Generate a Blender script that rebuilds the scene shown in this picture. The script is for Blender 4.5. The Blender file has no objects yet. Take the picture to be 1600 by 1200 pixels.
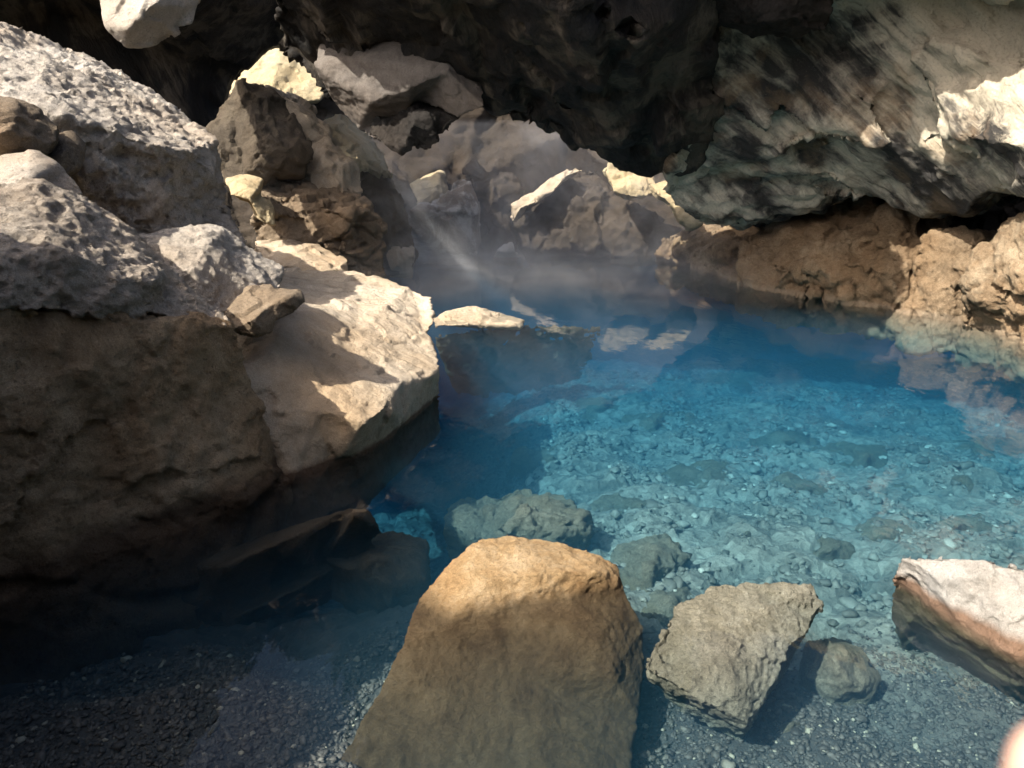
import bpy, math, random
import numpy as np
from mathutils import Vector, geometry
R = math.radians
random.seed(7)
rng = np.random.default_rng(11)
scene = bpy.context.scene
COL = scene.collection

# ------------------------------------------------------------------ camera, sky, sun, exposure
PITCH, CAM_H, FPX = R(17), 1.7, 1200.0
cam_d = bpy.data.cameras.new('camera'); cam = bpy.data.objects.new('camera', cam_d); COL.objects.link(cam)
cam.location = (0, 0, CAM_H); cam.rotation_euler = (R(90) - PITCH, 0, 0)
cam_d.sensor_width = 36; cam_d.lens = 27; cam_d.clip_start = 0.01; cam_d.clip_end = 500
cam_d.dof.use_dof = True; cam_d.dof.focus_distance = 5.0; cam_d.dof.aperture_fstop = 11
scene.camera = cam

SUN = Vector((-0.52, -0.46, 0.72)).normalized()          # towards the sun: low, from the left
sun_d = bpy.data.lights.new('sun', 'SUN'); sun_d.energy = 5.0; sun_d.angle = R(0.5); sun_d.color = (1.0, 0.93, 0.82)
sun = bpy.data.objects.new('sun', sun_d); COL.objects.link(sun)
sun.rotation_euler = SUN.to_track_quat('Z', 'Y').to_euler(); sun.location = SUN * 30
world = bpy.data.worlds.new('World'); scene.world = world; world.use_nodes = True
wn = world.node_tree.nodes; wl = world.node_tree.links
sky = wn.new('ShaderNodeTexSky'); sky.sky_type = 'NISHITA'; sky.sun_disc = False
sky.sun_elevation = math.asin(SUN.z); sky.sun_rotation = math.atan2(SUN.x, SUN.y)
sky.air_density = 0.8; sky.dust_density = 5.0; sky.ozone_density = 0.3
bg = wn['Background']; bg.inputs['Strength'].default_value = 0.13
wl.new(sky.outputs[0], bg.inputs['Color'])
vs = scene.view_settings
vs.view_transform = 'Standard'; vs.look = 'None'; vs.gamma = 1.0; vs.use_curve_mapping = False; vs.exposure = 1.15
cy = scene.cycles
cy.use_denoising = True; cy.max_bounces = 8; cy.diffuse_bounces = 4; cy.glossy_bounces = 3
cy.transparent_max_bounces = 12; cy.transmission_bounces = 4; cy.volume_bounces = 1
cy.caustics_reflective = False; cy.caustics_refractive = False; cy.sample_clamp_indirect = 6
cy.volume_step_rate = 2.0; cy.volume_max_steps = 128

# ------------------------------------------------------------------ measuring: photograph pixel + forward distance -> point
CP, SP = math.cos(PITCH), math.sin(PITCH)
def pt(px, py, d):
    a = (px - 800) / FPX; b = (600 - py) / FPX
    k = d / (CP + b * SP)
    return Vector((a * k, d, CAM_H + k * (b * CP - SP)))
def zd(px, py, z):                                       # forward distance at which that sight line meets height z
    b = (600 - py) / FPX
    return (z - CAM_H) / (b * CP - SP) * (CP + b * SP)
def Z(px, py, z): return (px, py, zd(px, py, z))
def below(p, z):                                         # the point straight under p at height z
    q = pt(*p); q.z = z; v = q - Vector((0, 0, CAM_H))
    f = v.y * CP - v.z * SP; u = v.y * SP + v.z * CP
    return (800 + FPX * v.x / f, 600 - FPX * u / f, q.y)

# ------------------------------------------------------------------ numpy noise
def _h(ix, iy, iz, s):
    n = (ix.astype(np.int64) * 374761393 + iy.astype(np.int64) * 668265263 + iz.astype(np.int64) * 2147483647 + s * 1274126177) & 0xFFFFFFFF
    n = ((n ^ (n >> 13)) * 1274126177) & 0xFFFFFFFF
    n = ((n ^ (n >> 16)) * 2246822519) & 0xFFFFFFFF
    return (n ^ (n >> 15))
G = rng.normal(size=(256, 3)); G /= np.linalg.norm(G, axis=1)[:, None]
def perlin(p, s=0):
    i = np.floor(p).astype(np.int64); f = p - i
    w = f * f * f * (f * (f * 6 - 15) + 10)
    out = 0
    for dx in (0, 1):
        wx = w[:, 0] if dx else 1 - w[:, 0]
        for dy in (0, 1):
            wy = w[:, 1] if dy else 1 - w[:, 1]
            for dz in (0, 1):
                wz = w[:, 2] if dz else 1 - w[:, 2]
                g = G[_h(i[:, 0] + dx, i[:, 1] + dy, i[:, 2] + dz, s) & 255]
                out = out + wx * wy * wz * (g[:, 0] * (f[:, 0] - dx) + g[:, 1] * (f[:, 1] - dy) + g[:, 2] * (f[:, 2] - dz))
    return out * 1.5
def fbm(p, o=4, s=0, ridged=False):
    a, t = 1.0, 0
    for k in range(o):
        n = perlin(p * (2.03 ** k) + k * 7.3, s + k)
        t = t + a * ((0.5 - np.abs(n)) if ridged else n); a *= 0.5
    return t
def cells(p, s=0):                                       # nearest random point: (distance, planar chip height)
    i = np.floor(p).astype(np.int64)
    best = np.full(len(p), 9.0); hgt = np.zeros(len(p)); sec = np.full(len(p), 9.0)
    for dx in (-1, 0, 1):
        for dy in (-1, 0, 1):
            for dz in (-1, 0, 1):
                c = i + (dx, dy, dz)
                h = _h(c[:, 0], c[:, 1], c[:, 2], s)
                q = c + np.stack(((h & 1023) / 1023, ((h >> 10) & 1023) / 1023, ((h >> 20) & 1023) / 1023), 1)
                v = p - q; d = (v * v).sum(1)
                m = d < best
                sec = np.where(m, best, np.minimum(sec, d))
                g = G[(h >> 7) & 255]
                hgt = np.where(m, (v * g).sum(1), hgt); best = np.where(m, d, best)
    return np.sqrt(best), hgt, np.sqrt(sec)

# ------------------------------------------------------------------ materials
class NT:
    def __init__(self, name):
        self.m = bpy.data.materials.new(name); self.m.use_nodes = True
        self.t = self.m.node_tree; self.n = self.t.nodes; self.l = self.t.links
        self.b = self.n.get('Principled BSDF'); self.out = self.n['Material Output']
    def add(self, kind, **kw):
        x = self.n.new(kind)
        for k, v in kw.items():
            if k in x.inputs: self.put(x.inputs[k], v)
            else: setattr(x, k, v)
        return x
    def put(self, s, v):
        if isinstance(v, bpy.types.NodeSocket): self.l.new(v, s)
        else: s.default_value = v
    def noise(self, vec, scale, detail=6, rough=0.6, dist=0.0):
        x = self.add('ShaderNodeTexNoise'); self.put(x.inputs['Vector'], vec)
        for k, v in (('Scale', scale), ('Detail', detail), ('Roughness', rough), ('Distortion', dist)): x.inputs[k].default_value = v
        return x.outputs['Fac']
    def ramp(self, fac, stops):
        x = self.add('ShaderNodeValToRGB'); self.put(x.inputs[0], fac)
        e = x.color_ramp.elements
        while len(e) < len(stops): e.new(0.5)
        for el, (p, c) in zip(e, stops):
            el.position = p; el.color = (c, c, c, 1) if isinstance(c, (int, float)) else (*c, 1)
        return x.outputs[0]
    def mix(self, fac, a, b, mode='MIX'):
        x = self.add('ShaderNodeMix', data_type='RGBA', blend_type=mode)
        self.put(x.inputs[0], fac)
        for s, v in ((x.inputs[6], a), (x.inputs[7], b)):
            self.put(s, (*v, 1) if isinstance(v, tuple) and len(v) == 3 else v)
        return x.outputs[2]
    def math(self, op, a, b=0.0, c=0.0, clamp=False):
        x = self.add('ShaderNodeMath', operation=op, use_clamp=clamp)
        self.put(x.inputs[0], a); self.put(x.inputs[1], b)
        if len(x.inputs) > 2: self.put(x.inputs[2], c)
        return x.outputs[0]
    def bump(self, h, strength, dist, normal=None):
        x = self.add('ShaderNodeBump'); self.put(x.inputs['Height'], h)
        x.inputs['Strength'].default_value = strength; x.inputs['Distance'].default_value = dist
        if normal is not None: self.put(x.inputs['Normal'], normal)
        return x.outputs[0]

def rock_mat(name, dark, mid, light, scale=1.0, bump=0.6, pits=0.5, rough=0.9, stain=None, wet=None, crystal=None, ns=0.16, con=0.11):
    t = NT(name)
    pos = t.add('ShaderNodeNewGeometry').outputs['Position']
    n1 = t.noise(pos, 1.1 * scale, 8, 0.62, 0.4); n2 = t.noise(pos, 6 * scale, 9, 0.68, 0.2); n3 = t.noise(pos, 48 * scale, 8, 0.75); n4 = t.noise(pos, 170 * scale, 4, 0.8)
    f = t.math('ADD', t.math('MULTIPLY', n1, 0.42), t.math('ADD', t.math('MULTIPLY', n2, 0.33), t.math('MULTIPLY', n3, 0.25)))
    c = t.ramp(f, [(0.5 - con, dark), (0.5, mid), (0.5 + con, light)])
    c = t.mix(t.ramp(t.noise(pos, 0.7, 6, 0.6, 0.8), [(0.4, 0), (0.7, 0.6)]), c, tuple(x * y for x, y in zip(mid, (1.12, 0.9, 0.66))))
    g = t.ramp(n4, [(0.36, 1), (0.5, 0)]); c = t.mix(t.math('MULTIPLY', g, 0.55), c, tuple(0.45 * x for x in mid))
    g = t.ramp(n4, [(0.56, 0), (0.68, 1)]); c = t.mix(t.math('MULTIPLY', g, 0.4), c, tuple(min(0.85, 1.35 * x) for x in light))
    vor = t.add('ShaderNodeTexVoronoi', feature='F1'); t.put(vor.inputs['Vector'], pos); vor.inputs['Scale'].default_value = 42 * scale
    pit = t.ramp(t.math('ADD', vor.outputs['Distance'], t.math('MULTIPLY', t.noise(pos, 9 * scale, 3), 0.6)), [(0.42, 0), (0.6, 1)])
    if pits: c = t.mix(t.math('MULTIPLY', t.math('SUBTRACT', 1.0, pit), 0.5 * pits), c, tuple(0.6 * x for x in dark))
    if crystal:
        k = t.ramp(t.noise(pos, 2.2, 7, 0.7, 0.6), [(0.5, 0), (0.6, 1)])
        c = t.mix(t.math('MULTIPLY', k, 0.85), c, crystal)
    z = t.add('ShaderNodeSeparateXYZ'); t.put(z.inputs[0], pos)
    zn = t.math('SUBTRACT', z.outputs[2], t.math('MULTIPLY', t.math('SUBTRACT', t.noise(pos, 4, 6), 0.5), ns))
    if stain:                                            # mineral band left by the water level
        col, top, amt = stain
        c = t.mix(t.math('MULTIPLY', t.ramp(t.math('DIVIDE', zn, top), [(0.5, 1), (1.0, 0)]), amt), c, col)
    if wet:                                              # algae-dark stone under the surface
        col, wz = wet
        c = t.mix(t.math('MULTIPLY', t.ramp(t.math('ADD', t.math('DIVIDE', t.math('SUBTRACT', zn, wz), 0.05), 0.5), [(0.0, 1), (1.0, 0)]), 0.85), c, t.mix(t.ramp(t.math('ADD', t.math('MULTIPLY', n1, 0.5), t.math('MULTIPLY', n2, 0.5)), [(0.4, 0), (0.6, 1)]), tuple(0.4 * x for x in col), tuple(x * y for x, y in zip(col, (1.7, 1.65, 1.4)))))
    t.put(t.b.inputs['Base Color'], c); t.b.inputs['Roughness'].default_value = rough
    t.b.inputs['Specular IOR Level'].default_value = 0.3
    b1 = t.bump(n2, min(1.0, bump * 1.2), 0.13 / scale ** 0.5)
    b2 = t.bump(t.math('ADD', n3, t.math('MULTIPLY', pit, 0.35 * pits)), min(1.0, bump * 1.2), 0.035 / scale ** 0.5, b1)
    t.put(t.b.inputs['Normal'], t.bump(n4, min(1.0, bump), 0.006, b2))
    return t.m

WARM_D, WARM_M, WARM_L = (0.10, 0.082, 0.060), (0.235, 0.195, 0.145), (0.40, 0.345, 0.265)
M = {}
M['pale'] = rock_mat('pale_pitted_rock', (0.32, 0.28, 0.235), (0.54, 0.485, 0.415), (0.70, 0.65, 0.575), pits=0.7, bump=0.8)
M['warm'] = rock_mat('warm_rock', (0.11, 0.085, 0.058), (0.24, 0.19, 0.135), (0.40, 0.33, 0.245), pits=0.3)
M['face'] = rock_mat('stained_rock', (0.26, 0.186, 0.112), (0.46, 0.345, 0.22), (0.58, 0.455, 0.305), pits=0.7, bump=0.95, con=0.07, stain=((0.06, 0.03, 0.018), 0.18, 0.75))
M['slab'] = rock_mat('slab_rock', (0.29, 0.235, 0.165), (0.44, 0.37, 0.28), (0.56, 0.485, 0.385), pits=0.3, bump=0.45)
M['slabred'] = rock_mat('bank_slab_rock', (0.29, 0.235, 0.165), (0.44, 0.37, 0.28), (0.56, 0.485, 0.385), pits=0.3, bump=0.45, stain=((0.08, 0.036, 0.018), 0.06, 0.85), ns=0.1)
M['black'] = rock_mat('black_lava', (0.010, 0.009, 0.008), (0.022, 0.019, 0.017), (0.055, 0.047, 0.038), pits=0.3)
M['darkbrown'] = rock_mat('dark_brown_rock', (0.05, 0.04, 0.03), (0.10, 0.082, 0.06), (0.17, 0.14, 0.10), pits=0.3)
M['yellow'] = rock_mat('yellowish_rock', (0.32, 0.27, 0.17), (0.48, 0.42, 0.28), (0.60, 0.54, 0.40), pits=0.2)
M['brown'] = rock_mat('brown_shore_rock', (0.11, 0.076, 0.045), (0.285, 0.208, 0.130), (0.49, 0.395, 0.275), pits=0.3, bump=0.7, stain=((0.50, 0.43, 0.34), 0.08, 0.25))
M['far'] = rock_mat('far_grey_rock', (0.12, 0.10, 0.085), (0.22, 0.185, 0.15), (0.36, 0.32, 0.27), pits=0.2, crystal=(0.55, 0.53, 0.49))
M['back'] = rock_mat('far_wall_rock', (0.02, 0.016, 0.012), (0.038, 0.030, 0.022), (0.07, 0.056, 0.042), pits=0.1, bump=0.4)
M['smooth'] = rock_mat('smooth_grey_rock', (0.075, 0.067, 0.060), (0.125, 0.111, 0.10), (0.19, 0.173, 0.156), pits=0.0, bump=0.25)
M['tan'] = rock_mat('ochre_rock', (0.30, 0.18, 0.08), (0.50, 0.345, 0.18), (0.66, 0.52, 0.34), scale=1.6, pits=0.4, bump=0.95, wet=((0.036, 0.027, 0.016), 0.04), ns=0.05)
M['submerged'] = rock_mat('silty_rock', (0.11, 0.095, 0.065), (0.22, 0.195, 0.14), (0.36, 0.33, 0.25), scale=1.5, pits=0.6, bump=0.8)
M['awash'] = rock_mat('green_grey_rock', (0.13, 0.125, 0.09), (0.29, 0.28, 0.215), (0.46, 0.45, 0.37), scale=1.5, pits=0.7, bump=0.9)
M['dim'] = rock_mat('silted_rock', (0.045, 0.033, 0.022), (0.09, 0.068, 0.045), (0.15, 0.115, 0.08), scale=1.5, pits=0.4)
M['white'] = rock_mat('white_crusted_rock', (0.36, 0.335, 0.305), (0.58, 0.56, 0.525), (0.72, 0.70, 0.67), scale=1.6, pits=0.3, bump=0.8, stain=((0.28, 0.15, 0.08), 0.07, 0.85), wet=((0.07, 0.075, 0.05), -0.02), ns=0.05)

# streaked overhang and roof: mineral bands that run down the rock in one direction
def streak_mat(name, tdir, cols, across=2.6, along=0.2, pale=0.5, crust=None):
    t = NT(name)
    tv = Vector(tdir).normalized(); uv = tv.cross(Vector((0.3, -0.8, 0.5))).normalized(); vv = tv.cross(uv)
    pos = t.add('ShaderNodeNewGeometry').outputs['Position']
    def dot(v):
        x = t.add('ShaderNodeVectorMath', operation='DOT_PRODUCT'); t.put(x.inputs[0], pos); x.inputs[1].default_value = v
        return x.outputs['Value']
    warp = t.math('MULTIPLY', t.math('SUBTRACT', t.noise(pos, 0.9, 4, 0.55), 0.5), 0.3)
    cmb = t.add('ShaderNodeCombineXYZ')
    t.put(cmb.inputs[0], t.math('MULTIPLY', dot(tv), along))
    t.put(cmb.inputs[1], t.math('MULTIPLY', t.math('ADD', dot(uv), warp), across))
    t.put(cmb.inputs[2], t.math('MULTIPLY', dot(vv), across))
    s1 = t.noise(cmb.outputs[0], 1.0, 6, 0.55, 0.3); s2 = t.noise(cmb.outputs[0], 3.5, 8, 0.7, 0.6)
    blot = t.noise(pos, 1.3, 6, 0.6, 0.6); fine = t.noise(pos, 38, 6, 0.75)
    f = t.math('ADD', t.math('MULTIPLY', s1, 0.40), t.math('ADD', t.math('MULTIPLY', s2, 0.20), t.math('MULTIPLY', blot, 0.40)))
    d, m, b, p = cols
    c = t.ramp(f, [(0.445, d), (0.475, m), (0.51, b), (0.555, p)])
    band = t.ramp(t.math('ABSOLUTE', t.math('SUBTRACT', s1, 0.52)), [(0.0, 1), (0.035, 0)])
    c = t.mix(t.math('MULTIPLY', t.math('MULTIPLY', band, t.ramp(blot, [(0.42, 0), (0.6, 1)])), pale), c, p)
    och = t.ramp(t.noise(pos, 1.7, 5, 0.6, 0.5), [(0.52, 0), (0.7, 1)])
    c = t.mix(t.math('MULTIPLY', och, 0.35), c, tuple(x * y for x, y in zip(b, (1.5, 1.1, 0.75))))
    sp = t.ramp(t.noise(pos, 75, 3, 0.8), [(0.64, 0), (0.7, 1)])
    c = t.mix(t.math('MULTIPLY', sp, 0.45 * pale), c, p)
    if crust:                                            # thick pale mineral crust over one side of the wall
        ax, w0, w1 = crust
        q = t.math('DIVIDE', t.math('SUBTRACT', dot(ax), w0), w1 - w0)
        q = t.math('ADD', q, t.math('ADD', t.math('MULTIPLY', t.math('SUBTRACT', blot, 0.5), 1.6), t.math('MULTIPLY', t.math('SUBTRACT', s2, 0.5), 1.8)))
        kx = t.ramp(q, [(0.25, 0), (0.6, 1)])
        c = t.mix(t.math('MULTIPLY', kx, 0.75), c, t.mix(fine, tuple(0.8 * x for x in p), (0.60, 0.52, 0.385)))
    c = t.mix(t.math('MULTIPLY', t.ramp(fine, [(0.3, 1), (0.5, 0)]), 0.4), c, d)
    t.put(t.b.inputs['Base Color'], c); t.b.inputs['Roughness'].default_value = 0.62
    t.b.inputs['Specular IOR Level'].default_value = 0.35
    h = t.math('ADD', t.math('MULTIPLY', s2, 0.8), t.math('ADD', t.math('MULTIPLY', fine, 0.22), t.math('MULTIPLY', s1, 0.5)))
    t.put(t.b.inputs['Normal'], t.bump(h, 0.8, 0.09))
    return t.m
FLUTE = (pt(1590, 290, 6.5) - pt(1290, 0, 7.2)).normalized()
CAX = FLUTE.cross((pt(1430, 150, 7.5) - Vector((0, 0, CAM_H))).normalized()).normalized()
CW0 = pt(1400, 160, 7.7).dot(CAX); CW1 = pt(1550, 60, 6.9).dot(CAX)
M['overhang'] = streak_mat('streaked_overhang', FLUTE, ((0.032, 0.030, 0.028), (0.14, 0.128, 0.108), (0.36, 0.325, 0.26), (0.64, 0.575, 0.45)), pale=0.9, crust=(tuple(CAX), CW0, CW1))
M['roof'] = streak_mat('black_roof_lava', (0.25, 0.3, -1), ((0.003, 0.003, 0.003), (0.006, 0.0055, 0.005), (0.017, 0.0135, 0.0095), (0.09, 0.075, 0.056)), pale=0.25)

# ------------------------------------------------------------------ building rocks
def link(name, me, mat, parent=None):
    o = bpy.data.objects.new(name, me); COL.objects.link(o)
    if mat: me.materials.append(mat)
    if parent: o.parent = parent
    return o
def mesh_np(name, co, faces):
    me = bpy.data.meshes.new(name); me.from_pydata([tuple(c) for c in co], [], faces); me.update(); return me
def rebase(o):                                           # put the origin at the base of the thing
    me = o.data; n = len(me.vertices); co = np.empty(n * 3); me.vertices.foreach_get('co', co); co = co.reshape(-1, 3)
    c = Vector(((co[:, 0].min() + co[:, 0].max()) / 2, (co[:, 1].min() + co[:, 1].max()) / 2, co[:, 2].min()))
    me.vertices.foreach_set('co', (co - np.array(c)).ravel()); o.location = c; me.update()
def smooth(me): me.polygons.foreach_set('use_smooth', np.ones(len(me.polygons), dtype=bool)); me.update()

def solid(outline, inner=(), back=0.6, shrink=0.75, bdir=None):
    P = list(outline) + list(inner); n = len(outline)
    v2 = [Vector((p[0], p[1])) for p in P]
    vo, eo, fo, ov, oe, of = geometry.delaunay_2d_cdt(v2, [], [list(range(n))], 1, 1e-4)
    idx = [(o[0] if o else 0) for o in ov]
    W = [pt(*P[i]) for i in idx]
    c = sum(W, Vector()) / len(W)
    if bdir is None:
        bdir = Vector((c.x, c.y, 0)).normalized() + Vector((0, 0, -0.15))
    bdir = Vector(bdir).normalized()
    B = [c + (w - c) * shrink + bdir * back for w in W]
    k = len(W); faces = []; ec = {}
    for f in fo:
        a, b, d = f
        faces.append((a, b, d)); faces.append((d + k, b + k, a + k))
        for e in ((a, b), (b, d), (d, a)): ec[frozenset(e)] = ec.get(frozenset(e), []) + [e]
    for es in ec.values():
        if len(es) == 1:
            a, b = es[0]; faces.append((b, a, a + k, b + k))
    return W + B, faces

def rock(name, label, cat, mat, outline, inner=(), back=0.6, shrink=0.75, bdir=None, vox=0.025, sm=1, noise=(), group=None, kind=None, extra=(), seed=0, parent=None):
    co, fa = solid(outline, inner, back, shrink, bdir)
    for e in extra:
        c2, f2 = solid(*e[0], **e[1]); k = len(co); co += c2; fa += [tuple(i + k for i in f) for f in f2]
    me = mesh_np(name, co, fa)
    tmp = bpy.data.objects.new('tmp', me); COL.objects.link(tmp)
    m = tmp.modifiers.new('r', 'REMESH'); m.mode = 'VOXEL'; m.voxel_size = vox; m.adaptivity = 0
    if sm:
        m2 = tmp.modifiers.new('s', 'SMOOTH'); m2.factor = 0.5; m2.iterations = sm
    dg = bpy.context.evaluated_depsgraph_get()
    me2 = bpy.data.meshes.new_from_object(tmp.evaluated_get(dg)); bpy.data.objects.remove(tmp); bpy.data.meshes.remove(me)
    me2.name = name
    n = len(me2.vertices); v = np.empty(n * 3); me2.vertices.foreach_get('co', v); v = v.reshape(-1, 3)
    for st in noise:
        me2.vertices.foreach_set('co', v.ravel()); me2.update()
        nr = np.empty(n * 3); me2.vertex_normals.foreach_get('vector', nr); nr = nr.reshape(-1, 3)
        typ, amp, sc = st[:3]
        mt = st[3] if len(st) > 3 else None
        q = v if mt is None else v @ np.array(mt).T
        q = q * sc + seed * 3.17
        if typ == 'fbm': h = fbm(q, 5, seed)
        elif typ == 'ridge': h = fbm(q, 5, seed, True) - 0.7
        elif typ == 'chip': h = cells(q + 0.25 * np.stack((perlin(q * 1.7, 3), perlin(q * 1.7, 4), perlin(q * 1.7, 5)), 1), seed)[1]
        elif typ == 'lump': a_, b_, c_ = cells(q, seed); h = 0.5 - a_
        elif typ == 'crack': a_, b_, c_ = cells(q + 0.3 * np.stack((perlin(q * 1.3, 3), perlin(q * 1.3, 4), perlin(q * 1.3, 5)), 1), seed); h = -np.exp(-((c_ - a_) / 0.05) ** 2)
        elif typ == 'pit': a_, b_, c_ = cells(q, seed); h = -np.clip(0.42 - a_, 0, 1) * 2
        v = v + nr * (h * amp)[:, None]
    me2.vertices.foreach_set('co', v.ravel()); me2.update(); smooth(me2)
    me2.materials.clear()
    o = link(name, me2, mat, parent)
    if parent is None:
        rebase(o)
        if kind: o['kind'] = kind
        if kind != 'structure':
            o['label'] = label; o['category'] = cat
            if group: o['group'] = group
    return o
def rough(a=1.0): return (('chip', 0.06 * a, 2.2), ('fbm', 0.04 * a, 2.5), ('chip', 0.03 * a, 7), ('fbm', 0.02 * a, 12), ('ridge', 0.016 * a, 28))
def pitted(a=1.0): return (('fbm', 0.05 * a, 2.0), ('chip', 0.03 * a, 4), ('ridge', 0.04 * a, 9), ('pit', 0.035 * a, 15), ('ridge', 0.025 * a, 30))
def crag(a=1.0): return (('chip', 0.11 * a, 1.5), ('chip', 0.06 * a, 3.4), ('fbm', 0.02 * a, 6), ('ridge', 0.008 * a, 20))
def flat(a=1.0): return (('fbm', 0.05 * a, 1.6), ('chip', 0.025 * a, 3.5), ('fbm', 0.016 * a, 12), ('ridge', 0.006 * a, 35))
GL, GM, GF, GR, GW, GU = 'boulders heaped along the left bank', 'broken rocks piled below the daylight gap', 'rocks in the steaming far end of the cave', 'brown rocks lining the right shore', 'rocks standing in the pool near the viewer', 'stones lying under the water'

# --- left bank
wl_ = [(460, 748), (400, 782), (250, 840), (120, 893), (0, 945), (-200, 1030), (-700, 1230)]
bot = [Z(x, y, 0) for x, y in wl_]
rock('boulder', 'huge brown boulder with flat shaded face and dark red waterline band', 'boulder', M['face'],
     [(-700, 420, 1.75), (-200, 470, 2.40), (0, 470, 2.70), (130, 478, 3.0), (230, 500, 3.2), (300, 500, 3.4), (366, 508, 3.6), (382, 545, 3.66), (392, 600, 3.72), (418, 655, 3.79), (440, 700, 3.83), (462, 740, 3.86)] + [below(p, -0.55) for p in bot],
     bot + [(200, 650, 3.08), (100, 600, 2.82), (300, 620, 3.38), (280, 760, 3.2)], back=1.3, shrink=0.9, bdir=(-1, 0.55, 0), vox=0.022,
     noise=(('fbm', 0.05, 1.1), ('chip', 0.035, 1.6), ('crack', 0.03, 0.8), ('chip', 0.018, 4), ('fbm', 0.014, 9), ('ridge', 0.012, 22)), seed=1, group=GL)
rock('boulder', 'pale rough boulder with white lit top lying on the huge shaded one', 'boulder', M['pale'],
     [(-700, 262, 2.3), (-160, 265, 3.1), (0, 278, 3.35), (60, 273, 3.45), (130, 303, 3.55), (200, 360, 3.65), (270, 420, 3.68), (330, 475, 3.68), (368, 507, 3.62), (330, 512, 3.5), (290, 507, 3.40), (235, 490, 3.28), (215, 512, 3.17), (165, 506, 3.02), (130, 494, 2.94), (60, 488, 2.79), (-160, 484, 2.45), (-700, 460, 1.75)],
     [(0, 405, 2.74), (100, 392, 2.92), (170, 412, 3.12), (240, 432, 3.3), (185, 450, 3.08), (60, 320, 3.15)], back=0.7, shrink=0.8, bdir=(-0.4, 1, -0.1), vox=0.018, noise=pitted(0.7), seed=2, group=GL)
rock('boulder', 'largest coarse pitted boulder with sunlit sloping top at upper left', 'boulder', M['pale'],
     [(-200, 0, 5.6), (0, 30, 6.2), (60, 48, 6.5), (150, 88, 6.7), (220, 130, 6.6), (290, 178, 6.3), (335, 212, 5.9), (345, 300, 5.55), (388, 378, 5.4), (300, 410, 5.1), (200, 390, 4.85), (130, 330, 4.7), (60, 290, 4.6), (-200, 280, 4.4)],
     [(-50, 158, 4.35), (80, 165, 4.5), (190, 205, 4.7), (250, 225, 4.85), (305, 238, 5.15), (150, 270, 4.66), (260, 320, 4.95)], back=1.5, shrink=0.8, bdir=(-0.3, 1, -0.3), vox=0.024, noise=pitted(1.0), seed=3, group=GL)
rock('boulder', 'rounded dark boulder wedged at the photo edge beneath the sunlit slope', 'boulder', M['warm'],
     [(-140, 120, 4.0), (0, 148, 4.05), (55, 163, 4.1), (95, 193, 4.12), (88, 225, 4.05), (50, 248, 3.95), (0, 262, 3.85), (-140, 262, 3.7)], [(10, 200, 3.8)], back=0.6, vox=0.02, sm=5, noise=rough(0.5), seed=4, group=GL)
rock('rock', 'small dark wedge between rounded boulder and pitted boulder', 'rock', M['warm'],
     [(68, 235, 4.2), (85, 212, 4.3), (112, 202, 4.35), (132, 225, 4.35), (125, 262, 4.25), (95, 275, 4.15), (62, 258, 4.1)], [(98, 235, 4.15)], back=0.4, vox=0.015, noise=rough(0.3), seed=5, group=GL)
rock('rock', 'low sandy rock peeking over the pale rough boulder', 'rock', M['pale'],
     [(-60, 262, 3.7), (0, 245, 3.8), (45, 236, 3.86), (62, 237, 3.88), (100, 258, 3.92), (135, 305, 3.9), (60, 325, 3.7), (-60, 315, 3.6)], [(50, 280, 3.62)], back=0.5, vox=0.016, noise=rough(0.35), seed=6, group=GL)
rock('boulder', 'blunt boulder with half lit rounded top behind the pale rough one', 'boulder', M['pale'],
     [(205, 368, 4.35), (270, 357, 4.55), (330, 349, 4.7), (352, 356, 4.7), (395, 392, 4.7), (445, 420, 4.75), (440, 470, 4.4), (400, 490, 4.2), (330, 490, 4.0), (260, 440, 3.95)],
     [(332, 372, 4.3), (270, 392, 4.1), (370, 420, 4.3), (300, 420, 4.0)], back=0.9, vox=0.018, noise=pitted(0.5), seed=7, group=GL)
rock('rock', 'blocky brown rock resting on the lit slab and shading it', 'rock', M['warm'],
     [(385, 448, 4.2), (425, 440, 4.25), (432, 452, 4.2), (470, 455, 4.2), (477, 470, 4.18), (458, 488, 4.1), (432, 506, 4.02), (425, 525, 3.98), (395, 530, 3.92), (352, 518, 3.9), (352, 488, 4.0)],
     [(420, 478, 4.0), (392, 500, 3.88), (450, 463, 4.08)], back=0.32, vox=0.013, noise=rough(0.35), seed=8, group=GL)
SLAB_TOP = [(405, 652, 3.80), (428, 640, 3.86), (500, 640, 3.97), (570, 660, 3.98), (600, 640, 4.12), (622, 603, 4.5), (660, 590, 4.85), (690, 578, 5.1)]
rock('flat_rock', 'broad flat sunlit slab jutting from the left bank over the water', 'rock', M['slabred'],
     [(360, 600, 3.8), (405, 652, 3.80)] + [below(Z(430, 752, 0), -0.3), below(Z(500, 735, 0), -0.3), below(Z(575, 705, 0), -0.3), below(Z(640, 655, 0), -0.3), below(Z(690, 612, 0), -0.3)] +
     [(690, 578, 5.1), (684, 550, 5.4), (666, 522, 5.75), (680, 500, 6.0), (673, 463, 6.4), (640, 448, 6.7), (560, 424, 7.2), (440, 419, 7.2), (405, 432, 6.8), (340, 470, 5.2), (340, 520, 4.4)],
     SLAB_TOP[1:-1] + [Z(460, 745, 0.02), Z(520, 722, 0.02), Z(580, 700, 0.02), Z(640, 652, 0.02), (450, 500, 4.6), (560, 520, 5.0), (530, 570, 4.45), (640, 540, 5.3), (420, 600, 3.95), (500, 610, 4.1), (420, 545, 4.1), (590, 590, 4.5), (560, 465, 6.1)],
     back=0.45, shrink=0.9, bdir=(-0.5, 0.4, -0.8), vox=0.018, noise=(('fbm', 0.035, 1.6), ('chip', 0.025, 3.0), ('fbm', 0.010, 9), ('ridge', 0.005, 28)), seed=9, group=GL)

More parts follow.
